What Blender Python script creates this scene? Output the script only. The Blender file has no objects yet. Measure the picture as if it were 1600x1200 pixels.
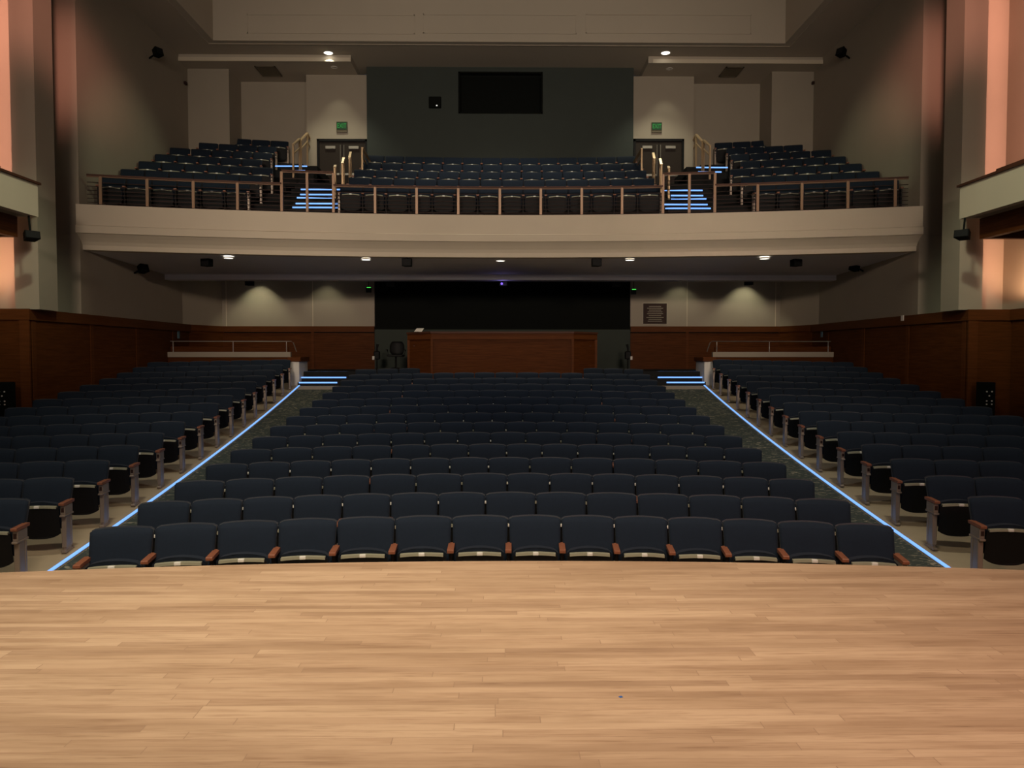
import bpy, math, random
from mathutils import Vector, Matrix
random.seed(7)
R = math.radians
scene = bpy.context.scene
COL = scene.collection

# ---------------------------------------------------------------- camera
EYE = 2.5
F = 1200.0
cam_d = bpy.data.cameras.new('camera'); cam_d.sensor_width = 36.0; cam_d.lens = 36.0 * F / 1600.0
cam_d.clip_end = 200
cam = bpy.data.objects.new('camera', cam_d); COL.objects.link(cam)
PITCH = math.atan(45 / F); YAW = math.atan(15 / F)
cam.location = (0, 0, EYE)
cam.rotation_euler = (R(90) - PITCH, 0, -YAW)
scene.camera = cam
CM = cam.rotation_euler.to_matrix()

def at(px, py, Y):
    """world point on the sight line of a photo pixel, at the depth Y"""
    d = CM @ Vector(((px - 800) / F, (600 - py) / F, -1.0))
    d *= Y / d.y
    return Vector((d.x, d.y, d.z + EYE))

# ---------------------------------------------------------------- world, exposure
w = bpy.data.worlds.new('world'); scene.world = w; w.use_nodes = True
w.node_tree.nodes['Background'].inputs[0].default_value = (0.85, 0.92, 1.0, 1)
w.node_tree.nodes['Background'].inputs[1].default_value = 0.032
vs = scene.view_settings
vs.view_transform = 'Standard'; vs.look = 'None'; vs.gamma = 1; vs.exposure = 0.0
vs.use_curve_mapping = False

def aim(o, loc, target):
    o.location = loc
    d = (Vector(target) - Vector(loc)).normalized()
    o.rotation_euler = d.to_track_quat('-Z', 'Y').to_euler()

def area(name, loc, target, power, color, sx=1.0, sy=1.0, spread=180):
    l = bpy.data.lights.new(name, 'AREA'); l.shape = 'RECTANGLE'; l.size = sx; l.size_y = sy
    l.energy = power; l.color = color; l.spread = R(spread)
    o = bpy.data.objects.new(name, l); COL.objects.link(o); aim(o, loc, target); return o

def spot(name, loc, target, power, color, size=60, blend=0.5, radius=0.08, parent=None):
    l = bpy.data.lights.new(name, 'SPOT'); l.energy = power; l.color = color
    l.spot_size = R(size); l.spot_blend = blend; l.shadow_soft_size = radius
    o = bpy.data.objects.new(name, l); COL.objects.link(o); aim(o, loc, target)
    if parent: o.parent = parent
    return o

# lamps over the stage (work lights hung from the grid behind and above the camera), plus two added fills
area('stage_work_light', (-1.2, 3.2, 8.2), (-1.0, 5.0, 1.0), 256, (1.0, 0.84, 0.63), 6.0, 1.4, 95)
for s in (-1, 1):
    area('stage_front_light', (s * 4.0, -2.0, 7.5), (s * 5.4, 20.0, 5.4), 98, (1.0, 0.80, 0.62), 3.0, 0.8, 42)
area('ceiling_fill', (0.0, 1.0, 6.5), (0, 24.0, 16.5), 185, (1.0, 0.85, 0.69), 6.0, 1.0, 66)  # added, unseen area light lifting the coffer and ceiling in place of stage spill
area('stage_bounce_fill', (0.0, -3.5, 1.9), (0, 18.0, 4.5), 46, (0.80, 0.88, 1.0), 12.0, 1.2, 150)  # added low fill standing in for light bounced off the stage
area('stage_side_light', (5.0, -1.0, 5.5), (3.6, 2.6, 1.0), 80, (1.0, 0.40, 0.34), 1.0, 1.0, 110)
for s in (-1, 1):
    # tall strips of warm lamps hidden in the slots by the side boxes
    area('slot_lamp', (s * 11.3, 16.3, 9.4), (s * 10.95, 17.35, 9.4), 20, (1.0, 0.44, 0.31), 0.12, 7.0, 75)
    area('slot_lamp_outer', (s * 10.72, 15.7, 9.4), (s * 11.35, 16.8, 9.4), 16, (1.0, 0.44, 0.31), 0.12, 7.0, 70)
    area('slot_lamp_low', (s * 11.3, 16.3, 4.6), (s * 10.95, 17.35, 4.6), 5, (1.0, 0.46, 0.31), 0.12, 1.6, 75)
    spot('slot_glow', (s * 10.8, 15.9, 3.7), (s * 11.35, 16.75, 4.3), 130, (1.0, 0.55, 0.30), 70, 0.9, 0.1)
    # warm lamp over the apron that rakes the return walls
    spot('return_lamp', (s * 3.2, 4.5, 12.0), (s * 10.9, 19.25, 9.6), 6800, (1.0, 0.41, 0.30), 12.5, 1.0, 0.5)
    # house lamps in the ceiling slot
    spot('house_lamp', (-s * 4.0, 13.0, 12.1), (s * 10.45, 21.9, 7.6), 1150, (0.90, 1.0, 0.66), 19, 0.8, 0.25)
    spot('front_floor_fill', (s * 5.5, 9.0, 12.0), (s * 6.2, 11.0, 0.0), 900, (1.0, 0.92, 0.70), 70, 0.9, 0.3)  # unseen spot added to brighten the concrete floor at the front
    spot('box_front_lamp', (s * 2.5, 7.0, 11.5), (s * 9.6, 14.8, 5.5), 2300, (0.95, 1.0, 0.70), 20, 0.9, 0.3)
spot('centre_rows_fill', (0.0, 12.5, 12.0), (0.0, 14.0, 0.5), 800, (0.92, 0.95, 0.95), 75, 0.9, 0.3)  # unseen spot added so the centre rows between the others stay lit
spot('balcony_lamp', (0.0, 20.6, 15.9), (0.0, 22.6, 7.0), 1200, (1.0, 0.95, 0.8), 62, 0.8, 0.2)

# ---------------------------------------------------------------- materials
MATS = {}
def mat(name, color, rough=0.6, metal=0.0, spec=0.5, noise=0.0, nscale=8.0, stretch=(1, 1, 1), emit=None, estr=0.0, bump=0.0, sheen=0.0):
    m = bpy.data.materials.new(name); m.use_nodes = True
    nt = m.node_tree; b = nt.nodes['Principled BSDF']
    b.inputs['Base Color'].default_value = (*color, 1)
    b.inputs['Roughness'].default_value = rough
    b.inputs['Metallic'].default_value = metal
    b.inputs['Specular IOR Level'].default_value = spec
    if sheen: b.inputs['Sheen Weight'].default_value = sheen; b.inputs['Sheen Roughness'].default_value = 0.4
    if noise or bump:
        tc = nt.nodes.new('ShaderNodeTexCoord'); mp = nt.nodes.new('ShaderNodeMapping')
        mp.inputs['Scale'].default_value = stretch
        nz = nt.nodes.new('ShaderNodeTexNoise'); nz.inputs['Scale'].default_value = nscale; nz.inputs['Detail'].default_value = 4
        nt.links.new(tc.outputs['Object'], mp.inputs[0]); nt.links.new(mp.outputs[0], nz.inputs['Vector'])
        if noise:
            mx = nt.nodes.new('ShaderNodeMix'); mx.data_type = 'RGBA'
            mx.inputs[6].default_value = (*[max(0, c * (1 - noise)) for c in color], 1)
            mx.inputs[7].default_value = (*[min(1, c * (1 + noise)) for c in color], 1)
            nt.links.new(nz.outputs['Fac'], mx.inputs[0]); nt.links.new(mx.outputs[2], b.inputs['Base Color'])
        if bump:
            bp = nt.nodes.new('ShaderNodeBump'); bp.inputs['Strength'].default_value = bump; bp.inputs['Distance'].default_value = 0.01
            nt.links.new(nz.outputs['Fac'], bp.inputs['Height']); nt.links.new(bp.outputs[0], b.inputs['Normal'])
    if emit:
        b.inputs['Emission Color'].default_value = (*emit, 1); b.inputs['Emission Strength'].default_value = estr
    MATS[name] = m
    return m

mat('paint', (0.36, 0.31, 0.245), 0.75, noise=0.05, nscale=1.5)
mat('paint_light', (0.62, 0.54, 0.42), 0.7, noise=0.04, nscale=1.5)
mat('ceiling_paint', (0.46, 0.40, 0.32), 0.8, noise=0.04, nscale=1.2)
mat('dark_green', (0.034, 0.043, 0.037), 0.8, noise=0.1, nscale=2)
mat('green_wall', (0.035, 0.045, 0.036), 0.8, noise=0.1, nscale=2)
mat('black', (0.005, 0.006, 0.005), 0.8, spec=0.1)
mat('black_plastic', (0.007, 0.007, 0.0075), 0.6, spec=0.2)
mat('navy', (0.0085, 0.0165, 0.031), 0.9, spec=0.3, noise=0.18, nscale=30, sheen=0.06)
mat('navy_dark', (0.02, 0.03, 0.06), 0.9)
mat('edge_trim', (0.33, 0.33, 0.24), 0.30, spec=0.6)
mat('plate', (0.85, 0.85, 0.78), 0.25, spec=0.6)
mat('arm_wood', (0.26, 0.095, 0.05), 0.40, noise=0.3, nscale=12, stretch=(6, 1, 6))
mat('standard_metal', (0.32, 0.26, 0.21), 0.42, metal=0.3, noise=0.1)
mat('gold', (0.62, 0.44, 0.26), 0.35, metal=0.6)
mat('rail_post', (0.40, 0.25, 0.16), 0.45, metal=0.2)
mat('rail_wood', (0.075, 0.028, 0.015), 0.5, spec=0.2)
mat('rail_bar', (0.20, 0.11, 0.065), 0.5, spec=0.2)
mat('shell_edge', (0.028, 0.036, 0.050), 0.5, spec=0.4)
mat('under_paint', (0.80, 0.78, 0.80), 0.8, noise=0.04, nscale=1.2)
mat('bar_dark', (0.035, 0.016, 0.012), 0.6, spec=0.2)
mat('vent_brown', (0.12, 0.095, 0.06), 0.7)
mat('tier_dark', (0.02, 0.02, 0.02), 0.95, spec=0.1)
mat('door_brown', (0.030, 0.022, 0.017), 0.6, spec=0.2)
mat('concrete', (0.42, 0.34, 0.23), 0.8, noise=0.10, nscale=3)
mat('white', (0.75, 0.72, 0.66), 0.6)
mat('tan_trim', (0.50, 0.45, 0.35), 0.6)
mat('brushed', (0.45, 0.43, 0.38), 0.4, metal=0.7)
mat('blue_sign', (0.10, 0.22, 0.30), 0.5)
mat('tape', (0.02, 0.10, 0.35), 0.5)
mat('exit_board', (0.003, 0.035, 0.010), 0.6, emit=(0.0, 0.35, 0.06), estr=0.02)
mat('exit_glow', (0.01, 0.10, 0.03), 0.5, emit=(0.02, 0.9, 0.12), estr=0.20)
mat('exit_bright', (0.02, 0.3, 0.08), 0.5, emit=(0.10, 1.0, 0.12), estr=0.8)
mat('lamp_glow', (0.9, 0.9, 0.85), 0.5, emit=(1.0, 0.95, 0.82), estr=3.0)
mat('led', (0.1, 0.2, 0.3), 0.5, emit=(0.18, 0.41, 1.0), estr=1.32)
mat('led_core', (0.2, 0.4, 0.7), 0.5, emit=(0.20, 0.52, 1.0), estr=1.1)
mat('violet_glow', (0.1, 0.05, 0.5), 0.5, emit=(0.25, 0.12, 1.0), estr=1.2)
mat('pinlight', (0.8, 0.8, 0.8), 0.4, emit=(1, 1, 0.95), estr=0.5)

def wood(name, c1, c2, rough=0.5, scale=(0.8, 0.8, 14)):
    m = bpy.data.materials.new(name); m.use_nodes = True; nt = m.node_tree; b = nt.nodes['Principled BSDF']
    tc = nt.nodes.new('ShaderNodeTexCoord'); mp = nt.nodes.new('ShaderNodeMapping'); mp.inputs['Scale'].default_value = scale
    nz = nt.nodes.new('ShaderNodeTexNoise'); nz.inputs['Scale'].default_value = 2.0; nz.inputs['Detail'].default_value = 6; nz.inputs['Roughness'].default_value = 0.65
    rp = nt.nodes.new('ShaderNodeValToRGB'); rp.color_ramp.elements[0].color = (*c1, 1); rp.color_ramp.elements[1].color = (*c2, 1)
    rp.color_ramp.elements[0].position = 0.3; rp.color_ramp.elements[1].position = 0.7
    nt.links.new(tc.outputs['Object'], mp.inputs[0]); nt.links.new(mp.outputs[0], nz.inputs['Vector'])
    nt.links.new(nz.outputs['Fac'], rp.inputs[0]); nt.links.new(rp.outputs[0], b.inputs['Base Color'])
    b.inputs['Roughness'].default_value = rough; b.inputs['Specular IOR Level'].default_value = 0.06
    MATS[name] = m
wood('mahogany', (0.060, 0.017, 0.0045), (0.115, 0.036, 0.009))
wood('mahogany_rail', (0.085, 0.026, 0.008), (0.13, 0.042, 0.012))

def plank_material():
    m = bpy.data.materials.new('maple_planks'); m.use_nodes = True; nt = m.node_tree; b = nt.nodes['Principled BSDF']
    L = nt.links.new
    def M(op, a, c=None):
        n = nt.nodes.new('ShaderNodeMath'); n.operation = op
        for i, v in enumerate((a, c)):
            if v is None: continue
            if isinstance(v, (int, float)): n.inputs[i].default_value = v
            else: L(v, n.inputs[i])
        return n.outputs[0]
    tc = nt.nodes.new('ShaderNodeTexCoord'); sp = nt.nodes.new('ShaderNodeSeparateXYZ'); L(tc.outputs['Object'], sp.inputs[0])
    v = M('DIVIDE', sp.outputs[1], 0.057); row = M('FLOOR', v)
    w1 = nt.nodes.new('ShaderNodeTexWhiteNoise'); w1.noise_dimensions = '1D'; L(row, w1.inputs['W'])
    u = M('ADD', M('DIVIDE', sp.outputs[0], 1.25), M('MULTIPLY', w1.outputs['Value'], 17.3)); pl = M('FLOOR', u)
    cb = nt.nodes.new('ShaderNodeCombineXYZ'); L(row, cb.inputs[0]); L(pl, cb.inputs[1])
    w2 = nt.nodes.new('ShaderNodeTexWhiteNoise'); w2.noise_dimensions = '2D'; L(cb.outputs[0], w2.inputs['Vector'])
    rp = nt.nodes.new('ShaderNodeValToRGB'); e = rp.color_ramp.elements
    e[0].position = 0.0; e[0].color = (0.385, 0.262, 0.170, 1)
    e[1].position = 1.0; e[1].color = (0.52, 0.375, 0.250, 1)
    k = e.new(0.3); k.color = (0.445, 0.308, 0.20, 1)
    L(w2.outputs['Value'], rp.inputs[0])
    def streak(scale, ns, det, p0, p1, dark, off=None):
        mp = nt.nodes.new('ShaderNodeMapping'); mp.inputs['Scale'].default_value = scale; L(tc.outputs['Object'], mp.inputs[0])
        if off is not None:
            c2 = nt.nodes.new('ShaderNodeCombineXYZ'); L(off, c2.inputs[0]); L(c2.outputs[0], mp.inputs['Location'])
        nz = nt.nodes.new('ShaderNodeTexNoise'); nz.inputs['Scale'].default_value = ns; nz.inputs['Detail'].default_value = det; nz.inputs['Roughness'].default_value = 0.6
        L(mp.outputs[0], nz.inputs['Vector'])
        r = nt.nodes.new('ShaderNodeValToRGB'); r.color_ramp.elements[0].position = p0; r.color_ramp.elements[0].color = (*dark, 1)
        r.color_ramp.elements[1].position = p1; r.color_ramp.elements[1].color = (1, 1, 1, 1); L(nz.outputs['Fac'], r.inputs[0]); return r.outputs[0]
    def mul(a, c, f=1.0):
        x = nt.nodes.new('ShaderNodeMix'); x.data_type = 'RGBA'; x.blend_type = 'MULTIPLY'; x.inputs[0].default_value = f
        L(a, x.inputs[6]); L(c, x.inputs[7]); return x.outputs[2]
    col = mul(rp.outputs[0], streak((2.0, 30, 1), 1.4, 7, 0.30, 0.50, (0.72, 0.66, 0.62), M('MULTIPLY', w2.outputs['Value'], 40)), 0.8)
    col = mul(col, streak((0.7, 5.0, 1), 1.3, 4, 0.36, 0.58, (0.80, 0.77, 0.74)))
    col = mul(col, streak((2.6, 75, 1), 1.5, 3, 0.30, 0.40, (0.70, 0.66, 0.62)), 0.9)
    fx = M('FRACT', u); fy = M('FRACT', v)
    gap = M('MINIMUM', M('GREATER_THAN', fx, 0.003), M('GREATER_THAN', fy, 0.03))
    g = nt.nodes.new('ShaderNodeMix'); g.data_type = 'RGBA'; L(gap, g.inputs[0]); g.inputs[6].default_value = (0.30, 0.20, 0.13, 1); L(col, g.inputs[7])
    L(g.outputs[2], b.inputs['Base Color'])
    b.inputs['Roughness'].default_value = 0.5; b.inputs['Specular IOR Level'].default_value = 0.3
    MATS['maple_planks'] = m
plank_material()

def carpet_material():
    m = bpy.data.materials.new('aisle_carpet'); m.use_nodes = True; nt = m.node_tree; b = nt.nodes['Principled BSDF']
    tc = nt.nodes.new('ShaderNodeTexCoord'); mp = nt.nodes.new('ShaderNodeMapping'); mp.inputs['Scale'].default_value = (2.2, 5, 1)
    nz = nt.nodes.new('ShaderNodeTexNoise'); nz.inputs['Scale'].default_value = 2.6; nz.inputs['Detail'].default_value = 3; nz.inputs['Distortion'].default_value = 2.0
    rp = nt.nodes.new('ShaderNodeValToRGB'); e = rp.color_ramp.elements
    e[0].position = 0.54; e[0].color = (0.060, 0.075, 0.068, 1); e[1].position = 0.63; e[1].color = (0.30, 0.28, 0.21, 1)
    k = e.new(0.585); k.color = (0.075, 0.09, 0.08, 1)
    nt.links.new(tc.outputs['Object'], mp.inputs[0]); nt.links.new(mp.outputs[0], nz.inputs['Vector'])
    nt.links.new(nz.outputs['Fac'], rp.inputs[0]); nt.links.new(rp.outputs[0], b.inputs['Base Color'])
    b.inputs['Roughness'].default_value = 0.95; b.inputs['Specular IOR Level'].default_value = 0.1
    MATS['aisle_carpet'] = m
carpet_material()

# ---------------------------------------------------------------- mesh builder
class MB:
    def __init__(s): s.v = []; s.f = []; s.m = []; s.mats = []; s.cur = 0; s.sm = []
    def use(s, name):
        if name not in s.mats: s.mats.append(name)
        s.cur = s.mats.index(name); return s
    def add(s, vs, fs, smooth=False):
        n = len(s.v); s.v += [tuple(p) for p in vs]
        for f in fs: s.f.append([i + n for i in f]); s.m.append(s.cur); s.sm.append(smooth)
        return s
    def box(s, x0, x1, y0, y1, z0, z1):
        vs = [(x, y, z) for z in (z0, z1) for y in (y0, y1) for x in (x0, x1)]
        return s.add(vs, [(0, 2, 3, 1), (4, 5, 7, 6), (0, 1, 5, 4), (2, 6, 7, 3), (0, 4, 6, 2), (1, 3, 7, 5)])
    def bev(s, x0, x1, y0, y1, z0, z1, b=0.01):
        """box with all its edges chamfered"""
        vs = []; idx = {}
        X = (x0, x1); Y = (y0, y1); Z = (z0, z1)
        def k(i, j, l, a):
            key = (i, j, l, a)
            if key not in idx:
                sx = 1 if i == 0 else -1; sy = 1 if j == 0 else -1; sz = 1 if l == 0 else -1
                p = [X[i], Y[j], Z[l]]
                if a != 0: p[0] += sx * b
                if a != 1: p[1] += sy * b
                if a != 2: p[2] += sz * b
                idx[key] = len(vs); vs.append(tuple(p))
            return idx[key]
        fs = []
        for a in range(3):
            for e in (0, 1):
                q = []
                for (u, v) in ((0, 0), (1, 0), (1, 1), (0, 1)):
                    c = [0, 0, 0]; c[a] = e; o = [t for t in range(3) if t != a]; c[o[0]] = u; c[o[1]] = v
                    q.append(k(*c, a))
                fs.append(q)
        for a in range(3):
            o = [t for t in range(3) if t != a]
            for u in (0, 1):
                for v in (0, 1):
                    c0 = [0, 0, 0]; c1 = [0, 0, 0]; c0[a] = 0; c1[a] = 1
                    for c in (c0, c1): c[o[0]] = u; c[o[1]] = v
                    fs.append([k(*c0, o[0]), k(*c1, o[0]), k(*c1, o[1]), k(*c0, o[1])])
        for i in (0, 1):
            for j in (0, 1):
                for l in (0, 1): fs.append([k(i, j, l, 0), k(i, j, l, 1), k(i, j, l, 2)])
        return s.add(vs, fs)
    def prism(s, poly, z0, z1):
        """plan polygon (x, y) raised from z0 to z1"""
        n = len(poly)
        vs = [(p[0], p[1], z0) for p in poly] + [(p[0], p[1], z1) for p in poly]
        fs = [list(range(n))[::-1], list(range(n, 2 * n))] + [[i, (i + 1) % n, n + (i + 1) % n, n + i] for i in range(n)]
        return s.add(vs, fs)
    def bar(s, a, b, w=0.04, h=0.04, up=(0, 0, 1)):
        a = Vector(a); b = Vector(b); d = (b - a).normalized(); u = Vector(up)
        sd = d.cross(u)
        if sd.length < 1e-4: sd = d.cross(Vector((0, 1, 0)))
        sd.normalize(); u = sd.cross(d).normalized()
        vs = []
        for p in (a, b):
            for i, j in ((-1, -1), (1, -1), (1, 1), (-1, 1)): vs.append(p + sd * (i * w / 2) + u * (j * h / 2))
        return s.add(vs, [(3, 2, 1, 0), (4, 5, 6, 7), (0, 1, 5, 4), (1, 2, 6, 5), (2, 3, 7, 6), (3, 0, 4, 7)])
    def tube(s, pts, r, n=10, cap=True):
        pts = [Vector(p) for p in pts]; rings = []
        for i, p in enumerate(pts):
            d = (pts[min(i + 1, len(pts) - 1)] - pts[max(i - 1, 0)]).normalized()
            a = d.orthogonal().normalized(); b = d.cross(a)
            rr = r[i] if isinstance(r, (list, tuple)) else r
            rings.append([p + (a * math.cos(t * 2 * math.pi / n) + b * math.sin(t * 2 * math.pi / n)) * rr for t in range(n)])
        vs = [q for rg in rings for q in rg]; fs = []
        for i in range(len(rings) - 1):
            for t in range(n): fs.append([i * n + t, i * n + (t + 1) % n, (i + 1) * n + (t + 1) % n, (i + 1) * n + t])
        s.add(vs, fs, True)
        if cap: s.add(rings[0], [list(range(n))[::-1]]); s.add(rings[-1], [list(range(n))])
        return s
    def sweep(s, profile, path, closed_profile=True):
        """profile [(out, z)] placed at each path point (x, y, nx, ny): out is measured along (nx, ny)"""
        n = len(profile); vs = []
        for (x, y, nx, ny) in path:
            for (o, z) in profile: vs.append((x + nx * o, y + ny * o, z))
        fs = []
        k = n if closed_profile else n - 1
        for i in range(len(path) - 1):
            for j in range(k): fs.append([i * n + j, i * n + (j + 1) % n, (i + 1) * n + (j + 1) % n, (i + 1) * n + j])
        s.add(vs, fs)
        if closed_profile:
            m = len(path) - 1
            s.add([vs[j] for j in range(n)], [list(range(n))[::-1]]); s.add([vs[m * n + j] for j in range(n)], [list(range(n))])
        return s
    def put(s, o, M=None):
        """take another builder's geometry, moved by M"""
        n = len(s.v)
        s.v += [tuple(M @ Vector(p)) if M else p for p in o.v]
        mp = []
        for nm in o.mats: s.use(nm); mp.append(s.cur)
        s.f += [[i + n for i in f] for f in o.f]; s.m += [mp[k] for k in o.m]; s.sm += o.sm
        return s
    def mesh(s, name):
        me = bpy.data.meshes.new(name); me.from_pydata(s.v, [], s.f)
        for nm in s.mats: me.materials.append(MATS[nm])
        me.polygons.foreach_set('material_index', s.m); me.polygons.foreach_set('use_smooth', s.sm)
        me.update(); return me
    def build(s, name, parent=None, loc=None):
        o = bpy.data.objects.new(name, s.mesh(name)); COL.objects.link(o)
        if parent: o.parent = parent
        if loc: o.location = loc
        return o

def mb(m): return MB().use(m)
def tag(o, label, cat, group=None):
    o['label'] = label; o['category'] = cat
    if group: o['group'] = group
    return o
def struct(o): o['kind'] = 'structure'; return o
def empty(name, loc, rz=0.0):
    o = bpy.data.objects.new(name, None); COL.objects.link(o); o.location = loc; o.rotation_euler = (0, 0, rz)
    o.empty_display_size = 0.1; return o
def dup(root):
    c = root.copy(); COL.objects.link(c)
    for ch in root.children:
        d = ch.copy(); COL.objects.link(d); d.parent = c
        for g in ch.children:
            e = g.copy(); COL.objects.link(e); e.parent = d
    return c
ORD = ['zeroth', 'first', 'second', 'third', 'fourth', 'fifth', 'sixth', 'seventh', 'eighth', 'ninth', 'tenth', 'eleventh',
       'twelfth', 'thirteenth', 'fourteenth', 'fifteenth', 'sixteenth']

# ---------------------------------------------------------------- plan of the house
W = 10.45                                  # side walls
BS = 1.05
def floor_z(y):
    t = y - 7.7
    return 0.04 + 0.07 * t + (0.0022 * t * t if t > 0 else 0)
def led_x(y): return 4.98 + (y - 8.6) * (5.96 - 4.98) / (22.7 - 8.6)
CROSS = 2.01                               # floor of the cross aisle at the back
YCROSS = 23.4

# stage
def stage_pt(px, py):
    d = at(px, py, 1.0) - Vector((0, 0, EYE)); t = (1.0 - EYE) / d.z; return d.x * t, d.y * t
SE0 = stage_pt(785, 876.5)[1]
SEK = (SE0 - (stage_pt(0, 893)[1] + stage_pt(1600, 890.5)[1]) / 2) / 3.45 ** 2
def stage_edge(x): return SE0 - SEK * x * x
sm = mb('maple_planks')
xs = [i * 0.5 for i in range(-24, 25)]
edge = [(x, max(stage_edge(x), 1.2)) for x in xs]
poly = [(-12, -5.0)] + [(12, -5.0)] + edge[::-1]
sm.prism(poly, 0.93, 1.0)
struct(sm.build('floor_stage'))
fr = mb('mahogany')
fr.prism([(x, max(stage_edge(x), 1.2) - 0.02) for x in xs] + [(x, max(stage_edge(x), 1.2) - 0.10) for x in xs[::-1]], -0.12, 0.928)
struct(fr.build('wall_stage_front'))

# house floor: concrete, raked
fm = mb('concrete')
ys = [1.0, 4.0, 6.0, 7.0] + [7.7 + 0.5 * i for i in range(0, 33)]
ys = [y for y in ys if y < 23.3] + [23.3]
vs = []; fs = []
for y in ys:
    vs += [(-12.6, y, floor_z(y)), (12.6, y, floor_z(y))]
for i in range(len(ys) - 1): fs.append([2 * i, 2 * i + 1, 2 * i + 3, 2 * i + 2])
fm.add(vs, fs)
fm.use('tier_dark').box(-12.6, 12.6, 23.3, 28.0, 1.0, CROSS)
struct(fm.build('floor'))

# patterned carpet in the two aisles
for s, side in ((-1, 'left'), (1, 'right')):
    c = mb('aisle_carpet'); vs = []; fs = []
    yy = [6.6 + 0.5 * i for i in range(33)]; yy = [y for y in yy if y < 22.6]
    for y in yy:
        a, b = s * 3.98, s * (led_x(y) - 0.02); z = floor_z(y)
        vs += [(a, y, z + 0.012), (b, y, z + 0.012), (b, y, z - 0.005), (a, y, z - 0.005)]
    n = len(yy)
    for i in range(n - 1):
        p = 4 * i; q = p + 4
        for j in range(4): fs.append([p + j, p + (j + 1) % 4, q + (j + 1) % 4, q + j])
    fs += [[0, 1, 2, 3], [4 * (n - 1) + j for j in (3, 2, 1, 0)]]
    c.add(vs, fs); o = c.build('aisle_carpet')
    tag(o, 'dark patterned carpet runner in the %s aisle, beside the blue light line' % side, 'carpet', 'aisle carpets')
    # blue light line along the aisle
    root = empty('aisle_light_strip', (s * led_x(8.2), 8.2, floor_z(8.2)))
    tag(root, 'long glowing blue light strip along the floor of the %s aisle' % side, 'light strip', 'aisle light strips')
    ch = mb('brushed'); ln = mb('led')
    yy = [8.2 + 0.725 * i for i in range(21)]
    off = Vector(root.location)
    for (bld, hw, z0, z1) in ((ch, 0.030, 0.0, 0.018), (ln, 0.019, 0.018, 0.032)):
        vs = []; fs = []
        for y in yy:
            x = s * (led_x(y) + 0.03); z = floor_z(y)
            for (dx, dz) in ((-hw, z0), (hw, z0), (hw, z1), (-hw, z1)): vs.append(Vector((x + dx, y, z + dz)) - off)
        n = len(yy)
        for i in range(n - 1):
            p = 4 * i; q = p + 4
            for j in range(4): fs.append([p + j, p + (j + 1) % 4, q + (j + 1) % 4, q + j])
        fs += [[0, 1, 2, 3], [4 * (n - 1) + j for j in (3, 2, 1, 0)]]
        bld.add(vs, fs)
    ch.build('channel', root); ln.build('light_line', root)

# ---------------------------------------------------------------- side walls
ZC = at(700, 65, 24.2).z                   # main ceiling level
ZB = at(420, 128, 27.2).z                  # lower soffit over the doors
TOPZ = ZC + 4.0
LIPZ = EYE + 2.5 * BS                           # ceiling under the balcony
for s, side in ((-1, 'left'), (1, 'right')):
    m = mb('paint')
    def q(a, b): return (min(s * a, s * b), max(s * a, s * b))
    m.box(*q(W, W + 2.6), 19.25, 28.2, 0.6, TOPZ)            # house wall with its front return
    m.box(*q(12.3, 13.2), 17.6, 19.25, 0.0, TOPZ)            # back of the slot
    struct(m.build('wall_' + side))
    m = mb('paint')
    m.box(*q(10.08, 10.60), 16.9, 17.6, EYE + 1.0, TOPZ)      # pilaster
    m.box(*q(10.60, 13.2), 17.35, 17.6, EYE + 1.0, TOPZ)
    m.box(*q(11.35, 13.2), 6.0, 17.35, 0.0, TOPZ)           # wall behind the side box
    m.box(*q(11.0, 11.35), 13.9, 14.3, 0.0, TOPZ)
    struct(m.build('wall_%s_front' % side))
    # fine moulding line on the return
    m = mb('paint'); m.box(*q(W + 0.02, 12.3), 19.22, 19.25, 5.50, 5.56); struct(m.build('trim_1' if s < 0 else 'trim_2'))
    # wood wainscot
    zt = EYE + 1.01
    m = mb('mahogany')
    m.box(*q(W - 0.12, W - 0.02), 17.0, 27.0, 0.0, zt - 0.24)
    m.box(*q(W - 0.12, 13.0), 16.9, 16.98, -0.1, zt - 0.24)
    m.use('mahogany_rail')
    m.box(*q(W - 0.17, W + 0.3), 16.86, 27.0, zt - 0.24, zt)
    m.box(*q(W + 0.3, 13.0), 16.86, 17.3, zt - 0.24, zt)
    m.use('mahogany'); m.box(*q(11.25, 11.34), 6.0, 16.85, -0.1, zt - 0.24); m.use('mahogany_rail'); m.box(*q(11.20, 11.34), 6.0, 16.85, zt - 0.24, zt)
    for y in (17.0, 19.4, 21.8, 24.2):
        m.box(*q(W - 0.14, W - 0.11), y, y + 0.14, 0.0, zt - 0.24)
    m.box(*q(W - 0.15, W + 0.06), 16.87, 16.92, 0.0, zt - 0.24)
    struct(m.build('wall_%s_wainscot' % side))

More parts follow.
